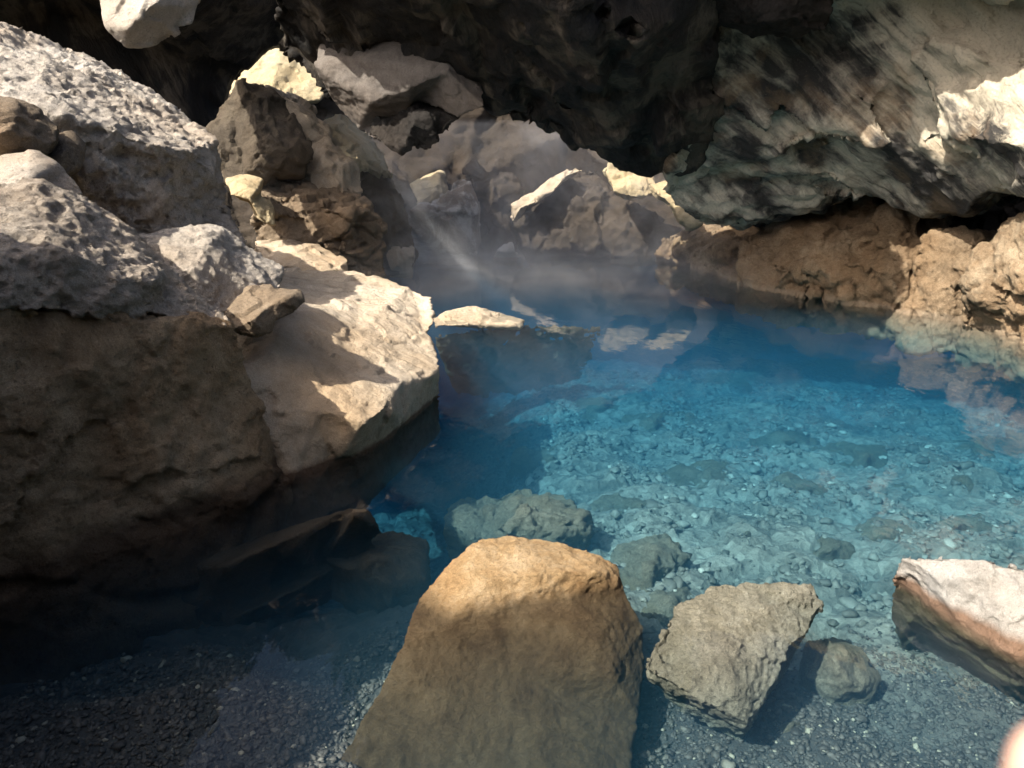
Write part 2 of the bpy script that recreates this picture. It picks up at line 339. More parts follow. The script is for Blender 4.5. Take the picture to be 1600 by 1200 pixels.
# --- pile below the gap
rock('rock', 'pale smooth rock lit high against the black roof at upper left', 'rock', M['pale'],
     [(140, -60, 7.9), (320, -60, 8.1), (310, 10, 8.0), (302, 40, 7.95), (270, 52, 7.9), (235, 68, 7.85), (195, 72, 7.8), (165, 35, 7.7)], [(235, 10, 7.5), (200, 45, 7.55), (290, 45, 7.75)], back=1.3, shrink=0.6, bdir=(-0.25, 1, 0.4), vox=0.02, noise=crag(0.5), seed=10, group=GM)
rock('boulder', 'dark tan boulder hanging just under the daylight gap', 'boulder', M['darkbrown'],
     [(330, 200, 9.4), (380, 130, 9.6), (425, 135, 9.7), (450, 165, 9.7), (478, 205, 9.6), (490, 240, 9.5), (478, 275, 9.4), (430, 275, 9.2), (415, 285, 9.2), (380, 300, 9.2), (340, 280, 9.3)],
     [(400, 190, 9.2), (450, 230, 9.15), (395, 240, 9.05)], back=1.0, vox=0.03, noise=crag(1.0), seed=11, group=GM)
rock('rock', 'yellow sunlit rock seen outside through the small gap', 'rock', M['yellow'],
     [(340, 120, 13.8), (390, 80, 14.1), (440, 50, 14.3), (500, 50, 14.3), (520, 130, 13.9), (500, 160, 13.6), (430, 160, 13.3), (360, 150, 13.4)], [(430, 115, 13.5), (465, 100, 13.9)], back=0.8, vox=0.04, noise=crag(0.5), seed=12, group=GM)
rock('rock', 'bright broken rock stepping down from the gap', 'rock', M['slab'],
     [(410, 132, 10.6), (440, 140, 10.9), (488, 163, 10.9), (500, 180, 10.8), (516, 205, 10.5), (510, 235, 10.2), (485, 235, 10.0), (466, 195, 10.0), (440, 160, 10.1)], [(462, 165, 10.25), (490, 180, 10.35), (478, 190, 10.05), (502, 212, 10.1)], back=0.7, vox=0.02, sm=0, noise=crag(0.8), seed=13, group=GM)
rock('rock', 'sunlit jagged rock right of the stepped bright one', 'rock', M['yellow'],
     [(495, 200, 11.2), (512, 188, 11.6), (535, 187, 11.8), (582, 218, 11.8), (604, 240, 11.6), (610, 275, 11.2), (565, 262, 10.7), (540, 245, 10.5), (510, 240, 10.5), (495, 225, 10.6)], [(545, 228, 10.8), (575, 238, 11.0), (525, 215, 10.8)], back=0.8, vox=0.022, sm=0, noise=crag(0.9), seed=14, group=GM)
rock('rock', 'ochre rock with curved shadow above the layered block', 'rock', M['slab'],
     [(470, 240, 10.0), (490, 218, 10.3), (510, 213, 10.3), (535, 238, 10.4), (556, 250, 10.3), (566, 300, 10.0), (530, 312, 9.7), (465, 310, 9.6)], [(505, 245, 9.7), (538, 262, 9.8), (538, 298, 9.65), (546, 290, 9.95)], back=0.9, vox=0.022, sm=0, noise=crag(0.7), seed=15, group=GM)
rock('boulder', 'layered squarish tan block above the lit slab', 'boulder', M['warm'],
     [(400, 285, 9.3), (450, 268, 9.8), (520, 285, 9.9), (585, 318, 9.8), (598, 350, 9.7), (602, 440, 9.5), (540, 440, 9.2), (420, 430, 8.9), (395, 350, 9.0)],
     [(425, 318, 9.1), (500, 318, 9.25), (545, 330, 9.2), (530, 400, 9.1), (450, 380, 8.95), (560, 400, 9.3)], back=1.0, shrink=0.85, vox=0.022, sm=0, noise=(('chip', 0.09, 2.2, ((1, 0, 0), (0, 1, 0), (0, 0, 2.5))), ('crack', 0.06, 1.3, ((1, 0, 0), (0, 1, 0), (0, 0, 2.5))), ('fbm', 0.05, 4), ('ridge', 0.02, 14)), seed=16, group=GM)
rock('flat_rock', 'thin tan slab tucked between layered block and broad lit slab', 'rock', M['slab'],
     [(395, 378, 8.6), (440, 374, 8.9), (500, 385, 8.8), (545, 405, 8.6), (550, 445, 8.2), (480, 440, 7.9), (400, 420, 7.9)], [(470, 400, 8.1), (525, 418, 8.1)], back=0.6, vox=0.02, noise=crag(0.5), seed=17, group=GM)
rock('rock', 'small flat-topped rock lit beside the layered block', 'rock', M['yellow'],
     [(352, 278, 8.6), (385, 272, 8.9), (412, 280, 8.9), (410, 300, 8.7), (425, 330, 8.5), (430, 355, 8.4), (405, 340, 8.3), (390, 312, 8.3), (358, 305, 8.3)], [(385, 290, 8.35), (400, 300, 8.35)], back=0.4, vox=0.018, sm=0, noise=crag(0.4), seed=18, group=GM)
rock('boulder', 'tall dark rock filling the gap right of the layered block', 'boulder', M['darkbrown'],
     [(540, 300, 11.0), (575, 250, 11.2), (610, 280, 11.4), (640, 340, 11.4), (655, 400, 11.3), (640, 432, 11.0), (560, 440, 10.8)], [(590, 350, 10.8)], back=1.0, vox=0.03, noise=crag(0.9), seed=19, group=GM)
rock('rock', 'round-topped buff stump of rock at the water behind the slab', 'rock', M['slab'],
     [Z(597, 434, -.1), (594, 390, 11.0), (600, 380, 11.2), (630, 376, 11.4), (648, 385, 11.3), (646, 400, 11.1), Z(644, 434, -.1)], [(620, 392, 10.8), (622, 415, 10.7)], back=0.5, vox=0.02, noise=crag(0.4), seed=20, group=GM)

# --- hanging roof slabs
rock('hanging_rock', 'smooth grey slab hanging below the black roof', 'rock', M['smooth'],
     [(490, 100, 9.6), (560, 92, 9.3), (620, 98, 9.0), (700, 112, 8.9), (760, 168, 8.9), (715, 185, 9.1), (690, 170, 9.2), (650, 160, 9.4), (640, 180, 9.45), (590, 185, 9.7), (600, 208, 9.7), (585, 222, 9.7), (560, 205, 9.8), (525, 165, 9.9)],
     [(580, 160, 9.25), (530, 130, 9.45), (640, 140, 8.95)], back=0.9, shrink=0.9, bdir=(0, 0.6, 0.8), vox=0.022, sm=6, noise=flat(0.5), seed=21, group='slabs hanging from the roof')
rock('hanging_rock', 'black ribbed wedge hanging beside the smooth grey slab', 'rock', M['black'],
     [(575, 212, 9.5), (625, 178, 9.4), (650, 158, 9.3), (690, 172, 9.2), (718, 188, 9.2), (690, 215, 9.15), (668, 240, 9.15), (645, 232, 9.2), (628, 248, 9.2), (600, 228, 9.3)],
     [(645, 195, 8.95), (632, 225, 9.05)], back=0.7, shrink=0.8, bdir=(0, 0.8, 0.6), vox=0.022, noise=(('ridge', 0.08, 3, ((1, 0, 1), (0, 1, 0), (0.2, 0, -0.2))), ('chip', 0.05, 5), ('fbm', 0.02, 12)), seed=22, group='slabs hanging from the roof')

# --- far end
rock('rock', 'small bright yellow block glowing in the steam', 'rock', M['yellow'],
     [(640, 285, 13.6), (665, 276, 13.9), (690, 270, 14), (702, 290, 13.9), (700, 318, 13.5), (650, 318, 13.2)], [(680, 300, 13.35)], back=0.7, vox=0.03, noise=crag(0.6), seed=23, group=GF)
rock('boulder', 'grey crystalline boulder standing at the far waterline', 'boulder', M['far'],
     [Z(655, 412, -.1), (640, 330, 12.2), (655, 316, 12.4), (690, 312, 12.5), (712, 282, 12.7), (735, 280, 12.7), (748, 310, 12.6), (750, 380, 12.4), Z(742, 412, -.1)], [(672, 330, 12.0), (700, 345, 12.0), (725, 320, 12.2), (720, 390, 12.1)], back=0.9, vox=0.028, noise=crag(0.9), seed=24, group=GF)
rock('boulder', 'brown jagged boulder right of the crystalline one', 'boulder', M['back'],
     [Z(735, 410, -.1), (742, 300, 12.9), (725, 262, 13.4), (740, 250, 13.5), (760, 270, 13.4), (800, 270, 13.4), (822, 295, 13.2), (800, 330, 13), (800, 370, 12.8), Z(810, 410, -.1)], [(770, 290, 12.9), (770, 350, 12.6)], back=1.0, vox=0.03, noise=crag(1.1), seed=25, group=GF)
rock('rock', 'slanting tan ledge lit along its edge in front of the far wall', 'rock', M['slab'],
     [(796, 318, 12.7), (830, 300, 12.9), (860, 280, 13.0), (900, 258, 13.1), (912, 266, 13.1), (880, 280, 12.9), (865, 300, 12.75), (835, 318, 12.6), (815, 325, 12.6), (803, 352, 12.6), (797, 340, 12.6)], [(840, 306, 12.6)], back=0.35, vox=0.022, noise=crag(0.5), seed=26, group=GF)
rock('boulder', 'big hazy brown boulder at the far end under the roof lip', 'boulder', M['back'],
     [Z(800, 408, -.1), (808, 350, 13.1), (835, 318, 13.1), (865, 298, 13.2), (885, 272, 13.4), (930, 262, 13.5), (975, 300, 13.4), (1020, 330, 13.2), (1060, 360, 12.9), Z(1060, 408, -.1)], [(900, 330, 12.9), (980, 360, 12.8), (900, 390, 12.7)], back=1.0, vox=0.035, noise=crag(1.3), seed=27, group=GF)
rock('rock', 'tiny white-crusted rock at the far waterline', 'rock', M['white'],
     [Z(770, 406, -.02), (776, 392, 12.0), (790, 380, 12.1), (800, 378, 12.1), (806, 392, 12.05), (812, 400, 12), Z(808, 407, -.02)], [(790, 395, 11.85)], back=0.3, vox=0.016, noise=crag(0.5), seed=28, group=GF)
rock('rock', 'cream sunlit rock face showing under the roof lip', 'rock', M['yellow'],
     [(940, 262, 12.4), (980, 255, 12.6), (1020, 270, 12.4), (1030, 300, 12.2), (1012, 306, 12.0), (985, 310, 12.0), (960, 298, 12.1)], [(985, 285, 12.0)], back=0.6, vox=0.025, noise=crag(0.8), seed=29, group=GF)
rock('rock', 'pale ribbed rock face running down beside the right-hand shore rocks', 'rock', M['yellow'],
     [(1010, 285, 11.6), (1050, 275, 11.6), (1085, 310, 11.2), (1100, 350, 10.9), (1080, 358, 11.0), (1062, 345, 11.1), (1050, 320, 11.2), (1025, 305, 11.3)], [(1055, 305, 11.2)], back=0.6, vox=0.025, noise=crag(0.8), seed=30, group=GF)
rock('back_wall', '', '', M['back'], [(150, -60, 15.5), (1250, -60, 15), (1300, 200, 14), (1250, 430, 13.2), (900, 412, 14.0), (600, 425, 14.0), (380, 420, 14.0), (200, 300, 14.5)],
     [(700, 260, 14.3), (560, 330, 13.6), (800, 200, 14.6), (1000, 300, 13.9), (620, 230, 14.2)], back=1.2, vox=0.07, noise=(('chip', 0.22, 0.7), ('fbm', 0.12, 1), ('chip', 0.04, 3), ('fbm', 0.03, 6)), seed=31, kind='structure')

# --- right shore
def shore(label, top, wline, inner, seed, back=1.0, a=1.0, name='boulder', sh=0.8):
    o = list(top) + [below(Z(x, y, 0), -0.35) for x, y in wline]
    inn = list(inner) + [Z(x, y, 0.0) for x, y in wline]
    rock(name, label, name, M['brown'], o, inn, back=back, shrink=sh, bdir=(0.8, 0.6, 0), vox=0.026,
         noise=(('lump', 0.24 * a, 1.7), ('crack', 0.06 * a, 1.3), ('fbm', 0.06 * a, 2.2), ('lump', 0.06 * a, 4.5), ('chip', 0.022 * a, 5), ('ridge', 0.03 * a, 9), ('fbm', 0.012 * a, 25)), seed=seed, group=GR)
shore('farthest low heap of knobbly pale brown rock by the right shore', [(1022, 400, 12.2), (1035, 372, 12.2), (1070, 358, 12.0), (1110, 352, 11.6), (1150, 362, 11.0), (1172, 380, 10.4)], [(1165, 442), (1100, 428), (1060, 415), (1025, 408)], [(1070, 385, 11.6), (1120, 395, 10.9)], 32, a=1.3)
shore('wide rusty brown boulder sloping down to the water', [(1148, 410, 10.0), (1170, 375, 10.4), (1230, 330, 10.5), (1300, 305, 10.3), (1370, 305, 9.9), (1402, 350, 9.4), (1340, 400, 9.0), (1262, 420, 9.0)], [(1262, 468), (1200, 458), (1150, 447)], [(1250, 370, 9.7), (1200, 410, 9.6), (1320, 345, 9.6), (1230, 420, 9.15)], 33)
shore('rounded golden brown boulder bulging at the shore', [(1255, 420, 9.0), (1275, 390, 9.0), (1330, 365, 9.1), (1390, 370, 8.9), (1430, 405, 8.5), (1430, 440, 8.3)], [(1420, 492), (1340, 478), (1258, 467)], [(1320, 405, 8.7), (1300, 430, 8.65), (1390, 430, 8.3)], 34)
shore('cracked grey brown block above the rounded golden boulder', [(1362, 345, 9.3), (1390, 318, 9.4), (1445, 330, 9.0), (1440, 385, 8.6), (1435, 425, 8.4), (1395, 415, 8.5), (1370, 385, 8.8)], [], [(1405, 365, 8.7)], 35, back=0.8)
shore('dark brown boulder with knobs left of the black cleft', [(1425, 410, 8.2), (1450, 360, 8.4), (1500, 352, 8.2), (1535, 385, 7.8), (1530, 430, 7.5)], [(1508, 508), (1460, 500), (1415, 490)], [(1480, 400, 7.9), (1500, 440, 7.6), (1450, 450, 7.9)], 36)
shore('pale tan boulder at the photo edge right of the black cleft', [(1512, 470, 7.4), (1530, 390, 7.5), (1565, 350, 7.4), (1620, 330, 7.0), (1800, 330, 6.2), (1800, 420, 5.8)], [(1800, 600), (1650, 552), (1590, 530), (1512, 508)], [(1580, 420, 6.9), (1560, 470, 7.0), (1650, 450, 6.5)], 37)

# --- overhang on the right and the roof
tv = FLUTE; uv = tv.cross(Vector((0.3, -0.8, 0.5))).normalized(); vv = tv.cross(uv)
FM = (tuple(0.11 * tv), tuple(uv), tuple(vv)); FM2 = (tuple(0.4 * tv), tuple(uv), tuple(vv))
rock('rock_overhang', 'streaked cream and grey overhanging rock wall above the right shore', 'rock wall', M['overhang'],
     [(1060, -70, 7.9), (1098, -40, 8.05), (1085, 60, 8.4), (1075, 200, 9.0), (1030, 265, 9.3), (1030, 300, 9.6), (1100, 352, 10.0), (1180, 345, 9.8), (1250, 330, 9.5), (1290, 305, 9.3), (1380, 318, 8.8), (1440, 345, 8.3), (1500, 335, 7.8), (1540, 300, 7.4), (1600, 308, 6.9), (1800, 330, 5.8), (2300, 300, 4.0), (2300, -70, 4.0), (1700, -70, 6.2)],
     [(1150, 150, 8.6), (1200, 250, 8.9), (1130, 270, 9.2), (1250, 100, 8.3), (1300, 200, 8.2), (1330, 270, 8.6), (1400, 230, 7.9), (1450, 290, 7.9), (1330, 20, 7.9), (1290, 30, 8.1), (1420, 100, 7.6), (1500, 220, 7.1), (1550, 120, 6.95), (1600, 0, 6.7), (1600, 230, 6.6), (1800, 100, 5.6)],
     back=2.0, shrink=0.97, bdir=(0.75, 0.7, 0.0), vox=0.032,
     noise=(('fbm', 0.08, 0.7), ('ridge', 0.20, 0.8, FM), ('chip', 0.10, 0.7, FM2), ('crack', 0.05, 0.7, FM2), ('ridge', 0.07, 2.4, FM), ('chip', 0.025, 3.0), ('fbm', 0.014, 7), ('ridge', 0.010, 18)), seed=38)
rock('hanging_rock', 'black block with brown underside hanging at the top of the streaked wall', 'rock', M['black'],
     [(1090, -100, 7.5), (1300, -100, 7.1), (1302, 20, 7.4), (1290, 45, 7.5), (1250, 62, 7.7), (1180, 58, 7.9), (1115, 40, 8.0), (1100, 10, 7.9)], [(1200, 30, 7.4)], back=0.7, shrink=0.8, bdir=(0.3, 0.8, 0.5), vox=0.025, noise=rough(0.8), seed=39, group='slabs hanging from the roof')
RN = (('chip', 0.22, 0.7), ('fbm', 0.10, 0.9), ('chip', 0.06, 2.2), ('ridge', 0.03, 3.2), ('fbm', 0.02, 8))
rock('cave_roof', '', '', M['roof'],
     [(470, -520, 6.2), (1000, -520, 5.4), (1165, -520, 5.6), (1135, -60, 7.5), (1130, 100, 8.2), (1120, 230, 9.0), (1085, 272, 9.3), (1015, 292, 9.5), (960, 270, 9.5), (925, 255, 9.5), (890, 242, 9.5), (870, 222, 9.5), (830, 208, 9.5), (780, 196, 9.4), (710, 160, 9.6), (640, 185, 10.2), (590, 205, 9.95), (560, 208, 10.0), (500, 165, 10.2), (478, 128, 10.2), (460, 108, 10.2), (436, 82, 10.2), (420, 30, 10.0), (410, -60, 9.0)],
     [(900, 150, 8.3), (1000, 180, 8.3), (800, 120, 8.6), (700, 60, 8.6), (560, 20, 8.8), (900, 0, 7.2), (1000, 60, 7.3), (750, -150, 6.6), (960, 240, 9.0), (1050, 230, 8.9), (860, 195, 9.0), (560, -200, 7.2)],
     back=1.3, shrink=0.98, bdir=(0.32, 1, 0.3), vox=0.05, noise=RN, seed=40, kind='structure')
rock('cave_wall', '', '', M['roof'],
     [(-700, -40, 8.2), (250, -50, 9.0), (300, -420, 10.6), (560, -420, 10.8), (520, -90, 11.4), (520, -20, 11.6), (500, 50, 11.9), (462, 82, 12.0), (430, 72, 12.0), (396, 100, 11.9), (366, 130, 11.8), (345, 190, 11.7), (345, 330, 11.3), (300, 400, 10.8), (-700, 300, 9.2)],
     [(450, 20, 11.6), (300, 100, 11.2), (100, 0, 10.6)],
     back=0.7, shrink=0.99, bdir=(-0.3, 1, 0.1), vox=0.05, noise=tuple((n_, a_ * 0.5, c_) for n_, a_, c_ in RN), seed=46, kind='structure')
rock('cave_wall', '', '', M['black'], [(1120, 300, 11.0), (1400, 250, 10.5), (1900, 220, 8.0), (2500, 250, 5.0), (2500, 900, 3.2), (1800, 560, 7.0), (1500, 480, 9.6), (1120, 440, 12.5)],
     [], back=0.8, bdir=(0.8, 0.6, 0), shrink=1.0, vox=0.06, noise=rough(2.0), seed=92, kind='structure')

# --- in the water
rock('flat_rock', 'low flat pale slab breaking the surface in mid pool', 'rock', M['slab'],
     [Z(676, 512, -.05), (672, 498, 7.9), (700, 486, 8.1), (740, 479, 8.25), (790, 492, 8.1), (818, 500, 7.95), Z(815, 514, -.05)], [Z(690, 508, 0), Z(750, 507, 0), Z(805, 509, 0), (750, 492, 7.8)], back=0.5, vox=0.014, noise=flat(0.7), seed=41, group='rocks standing in the pool')
rock('flat_rock', 'long submerged slab beside the low flat pale one', 'rock', M['dim'],
     [Z(676, 526, -.16), Z(760, 512, -.10), Z(830, 506, -.10), Z(945, 514, -.2), Z(928, 524, -.28), Z(862, 546, -.5), Z(790, 560, -.6), Z(690, 556, -.6)], [Z(780, 526, -.16), Z(860, 520, -.18)], back=0.6, shrink=0.8, bdir=(0, 0.4, -1), vox=0.022, noise=rough(1.0), seed=42, group=GU)
rock('boulder', 'ochre pointed boulder rising from the water nearest the viewer', 'boulder', M['tan'],
     [Z(462, 1275, -.24), Z(530, 1185, -.18), Z(590, 1080, -.12), Z(628, 1005, .0), (650, 950, 2.58), (700, 878, 2.76), (745, 843, 2.86), (790, 832, 2.92), (850, 838, 2.93), (920, 856, 2.92), (968, 880, 2.86), (976, 905, 2.76), Z(980, 930, -.02), Z(1010, 975, -.10), Z(1012, 1040, -.2), Z(995, 1120, -.28), Z(975, 1260, -.34)],
     [Z(700, 972, .015), Z(800, 950, .02), Z(900, 932, .02), Z(850, 893, .13), Z(760, 908, .11), Z(930, 893, .11), Z(800, 1050, -.12), Z(700, 1150, -.18), Z(930, 1000, -.04), Z(960, 1050, -.12)],
     back=0.45, shrink=0.95, bdir=(0.1, 0.5, -1), vox=0.010, sm=0, noise=(('fbm', 0.014, 2.2), ('ridge', 0.012, 4.5), ('ridge', 0.009, 13), ('pit', 0.006, 30), ('fbm', 0.004, 34)), seed=43, group=GW)
rock('boulder', 'angular grey green boulder just awash between ochre and white ones', 'boulder', M['awash'],
     [Z(1003, 1042, -.04), Z(1040, 975, -.01), Z(1052, 945, .0), Z(1110, 914, .02), Z(1180, 908, .02), Z(1275, 914, .0), Z(1284, 940, -.03), Z(1262, 990, -.05), Z(1230, 1022, -.08), Z(1215, 1060, -.12), Z(1185, 1110, -.16), Z(1165, 1130, -.17), Z(1110, 1105, -.12), Z(1060, 1075, -.08)],
     [Z(1080, 970, .015), Z(1180, 960, .01), Z(1120, 1030, -.02), Z(1200, 1000, -.03), Z(1150, 1080, -.08)], back=0.3, shrink=0.75, bdir=(0.15, 0.45, -1), vox=0.009, noise=(('chip', 0.016, 4), ('fbm', 0.016, 6), ('ridge', 0.014, 15), ('pit', 0.010, 28), ('ridge', 0.008, 42)), seed=44, group=GW)
rock('boulder', 'white crusted slanting boulder with rusty waterline at the right edge', 'boulder', M['white'],
     [Z(1390, 960, -.22), Z(1393, 893, .06), Z(1406, 869, .15), Z(1470, 866, .23), Z(1560, 876, .26), Z(1700, 900, .24), Z(1800, 1000, .1), Z(1700, 1090, -.08), Z(1600, 1050, -.05), Z(1500, 990, -.05), Z(1430, 955, -.1), Z(1405, 1000, -.32)],
     [Z(1460, 905, .15), Z(1560, 960, .11), Z(1560, 900, .22), Z(1432, 926, .0), Z(1500, 975, .0), Z(1580, 1025, .0), Z(1620, 960, .15)], back=0.5, shrink=0.9, bdir=(0.5, 0.6, -0.9), vox=0.011, noise=(('fbm', 0.016, 3), ('chip', 0.014, 5), ('fbm', 0.008, 16), ('ridge', 0.004, 40)), seed=45, group=GW)

def under(label, pts, inner, seed, mat='submerged', a=1.0, back=0.3, name='rock', vox=0.016, group=GU):
    rock(name, label, 'rock', M[mat], [Z(*p) for p in pts], [Z(*p) for p in inner], back=back, shrink=0.95, bdir=(0, 0.15, -1), vox=vox,
         noise=(('chip', 0.06 * a, 3.5), ('fbm', 0.05 * a, 3.5), ('ridge', 0.02 * a, 12), ('fbm', 0.01 * a, 25)), seed=seed, group=group)
under('sunken grey slab showing just behind the ochre pointed boulder', [(690, 815, -.5), (720, 780, -.5), (800, 765, -.45), (880, 772, -.45), (925, 800, -.4), (930, 835, -.45), (860, 860, -.5), (760, 850, -.5)], [(820, 800, -.3), (890, 810, -.32)], 50)
under('sunken flat stone right of the ochre boulder tip', [(950, 905, -.5), (960, 850, -.5), (1040, 838, -.5), (1075, 880, -.5), (1110, 910, -.55), (1010, 935, -.5)], [(1020, 880, -.38)], 51)
under('dark broken stone sunk between ochre and grey boulders', [(1000, 960, -.5), (1020, 925, -.45), (1080, 910, -.45), (1090, 940, -.5), (1040, 975, -.5)], [(1045, 940, -.4)], 52, a=0.6)
under('round rusty stone submerged in a dark hollow beside the grey boulder', [(1250, 1060, -.38), (1262, 1000, -.32), (1300, 985, -.3), (1350, 1010, -.32), (1370, 1060, -.35), (1360, 1095, -.4), (1300, 1105, -.42)], [(1305, 1030, -.2), (1330, 1070, -.28)], 53, a=0.5, vox=0.011)
under('small pale stone under the tip of the grey boulder', [(1192, 1140, -.42), (1230, 1110, -.4), (1278, 1105, -.4), (1270, 1140, -.42), (1240, 1165, -.44), (1205, 1165, -.44)], [(1240, 1130, -.34)], 54, a=0.4, vox=0.01)
under('dim flat sunken stone beside the gravel in shadow', [(505, 870, -.3), (560, 835, -.3), (630, 826, -.32), (665, 850, -.34), (668, 905, -.34), (610, 922, -.34), (540, 890, -.32)], [(600, 870, -.2)], 55, mat='dim', a=0.5)
under('long dark ridge of rock lying along the foot of the huge boulder', [(240, 925, -.28), (285, 880, -.22), (420, 832, -.14), (545, 792, -.05), (578, 798, -.05), (596, 828, -.16), (510, 872, -.32), (330, 945, -.4)], [(553, 806, .01), (450, 842, -.05), (350, 885, -.12)], 56, mat='dim', a=0.15)
under('reddish stone barely visible in the dark shallows at bottom left', [(20, 1160, -.25), (60, 1105, -.25), (140, 1095, -.25), (165, 1150, -.27), (150, 1220, -.3), (20, 1230, -.3)], [(100, 1150, -.16)], 57, mat='dim', a=0.4)
under('thin pale shard lying on the gravel', [(305, 1165, -.18), (345, 1108, -.18), (356, 1112, -.18), (335, 1150, -.18), (318, 1172, -.18)], [(335, 1140, -.14)], 58, a=0.12, back=0.06, vox=0.006, name='stone')
# pool floor height: shallow by the viewer, deep under the roof, dry behind the viewer
def floor_z(x, y):
    z = np.interp(y, [-1.0, 0.6, 1.2, 2.0, 2.8, 3.6, 5.0, 7.0, 9.0, 11.0, 14.0], [0.25, 0.1, -0.26, -0.36, -0.44, -0.52, -0.68, -0.90, -1.08, -1.35, -2.2])
    z = z + 0.20 * np.clip((0.1 - x) / 0.8, 0, 1) * np.clip((3.0 - y) / 0.8, 0, 1)
    z = z - 0.7 * np.clip((0.5 - x) / 1.2, 0, 1) * np.clip((y - 3.2) / 1.6, 0, 1)
    return z
def on_floor(px, py):                                    # where the sight line meets the pool floor
    z = -0.4
    for _ in range(25):
        q = pt(px, py, zd(px, py, z)); z = 0.5 * z + 0.5 * float(floor_z(np.array(q.x), np.array(q.y)))
    return z
deep = [(930, 640, 55, 20, -.75), (1040, 665, 60, 18, -.8), (1090, 745, 60, 22, -.8), (985, 790, 55, 22, -.62), (1260, 760, 60, 16, -.9), (1180, 600, 90, 22, -1.05), (1330, 715, 70, 20, -.95), (1480, 760, 80, 24, -.9), (1550, 700, 70, 22, -1.0), (1400, 835, 60, 20, -.75), (1150, 840, 45, 16, -.68), (1290, 860, 50, 18, -.68), (730, 770, 40, 14, -.6), (870, 720, 60, 18, -.72), (1230, 690, 50, 14, -.9), (1500, 820, 60, 18, -.8)]
words = ['grey slab lying deep below the pale streak reflection', 'long flat stone deep in the middle of the blue pool', 'ragged dark-edged stone in mid pool above the grey boulder', 'sunken stone just beyond the sunken grey slab', 'low stone casting a dark patch in the turquoise shallows', 'large dim slab at the edge of deep blue water', 'broad faint stone below the rounded shore boulder', 'pale stone half buried left of the photo edge', 'dim sunken slab at the photo edge in deep water', 'stone lying behind the white crusted boulder', 'small stone above the grey boulder on turquoise floor', 'stone between grey and white boulders on turquoise floor', 'small dim stone in shadow left of sunken grey slab', 'flat dim stone at the shadow edge in deep blue', 'thin stone in the middle of the turquoise floor', 'stone sunk right behind the white crusted boulder']
for k, ((x, y, w, h, z), lb) in enumerate(zip(deep, words)):
    q = []; z = on_floor(x, y) + 0.10; w *= 1.25; h *= 1.25
    for j in range(8):
        r = random.uniform(0.75, 1.15); an = j * math.pi / 4 + random.uniform(-.25, .25)
        q.append((x + w * r * math.cos(an), y + h * r * math.sin(an), z - .12))
    under(lb, q, [(x + random.uniform(-.3, .3) * w, y - .2 * h, z)], 60 + k, a=0.8, vox=0.022, back=.35)

# --- outside bank in the daylight at the left, added sun blockers, cave shell limiting sky light behind the viewer
rock('bank', '', '', M['warm'], [(-3000, 60, 4.6), (-1500, 60, 5.2), (-700, 95, 6.0), (-260, 60, 6.6), (-100, 200, 5.6), (-260, 400, 4.0), (-600, 560, 2.6), (-3000, 1500, 0.8)], [(-900, 200, 4.2)], back=1.0, bdir=(-0.3, 0.2, -1), vox=0.09, noise=(('chip', 0.3, 0.8), ('fbm', 0.1, 2)), seed=47, kind='structure')
def shell(name, co, fa, mat, seed, amp=1.0):
    me = mesh_np(name, co, fa); tmp = bpy.data.objects.new('tmp', me); COL.objects.link(tmp)
    m = tmp.modifiers.new('r', 'REMESH'); m.mode = 'VOXEL'; m.voxel_size = 0.09
    me2 = bpy.data.meshes.new_from_object(tmp.evaluated_get(bpy.context.evaluated_depsgraph_get())); bpy.data.objects.remove(tmp)
    n = len(me2.vertices); v = np.empty(n * 3); me2.vertices.foreach_get('co', v); v = v.reshape(-1, 3)
    nr = np.empty(n * 3); me2.vertex_normals.foreach_get('vector', nr); nr = nr.reshape(-1, 3)
    v = v + nr * (amp * (0.35 * cells(v * 0.9, seed)[1] + 0.2 * fbm(v * 1.1, 5, seed)))[:, None]
    me2.vertices.foreach_set('co', v.ravel()); me2.update(); smooth(me2); me2.name = name; me2.materials.clear()
    o = link(name, me2, mat); o['kind'] = 'structure'; rebase(o)
def prism(poly, z0, z1):
    n = len(poly); z1 = z1 if isinstance(z1, (list, tuple)) else [z1] * n
    co = [(x, y, z0) for x, y in poly] + [(x, y, z) for (x, y), z in zip(poly, z1)]
    return co, [tuple(range(n))[::-1], tuple(range(n, 2 * n))] + [(i, (i + 1) % n, n + (i + 1) % n, n + i) for i in range(n)]
shell('bank', *prism([(-4.5, -1.0), (-1.75, -0.6), (-1.55, 0.3), (-1.66, 1.8), (-2.0, 2.2), (-4.5, 2.6)], -0.6, 1.25), M['warm'], 51, 0.2)  # unseen block beside the viewer, added to throw shadow over the left gravel
shell('bank', *prism([(-4.5, 0.9), (-1.95, 0.9), (-1.90, 2.15), (-2.3, 2.5), (-4.5, 2.6)], -0.6, [1.8, 1.3, 2.15, 2.1, 2.0]), M['warm'], 52, 0.2)  # taller unseen block, added with a sloped top to set the shadow edge
shell('bank', *prism([(-6, 5.2), (-2.4, 5.4), (-2.3, 7.0), (-2.6, 8.8), (-6.5, 9.2)], -0.6, 0.5), M['warm'], 53, 0.2)
shell('cave_wall', *prism([(-6, -2.2), (-2, -2.6), (2, -2.6), (4.6, -1.2), (5.6, 1.5), (6.6, 1.5), (5.5, -3), (2, -4), (-6, -3.6)], -0.4, 4.4), M['black'], 48)
shell('added_entrance_roof', *prism([(0.6, -3.2), (5.8, -2.6), (6.6, 2.5), (4.5, 2.2), (1.2, 0.6)], 3.9, 4.6), M['black'], 49)  # unseen cover overhead, added to keep sky light off the shaded boulder face

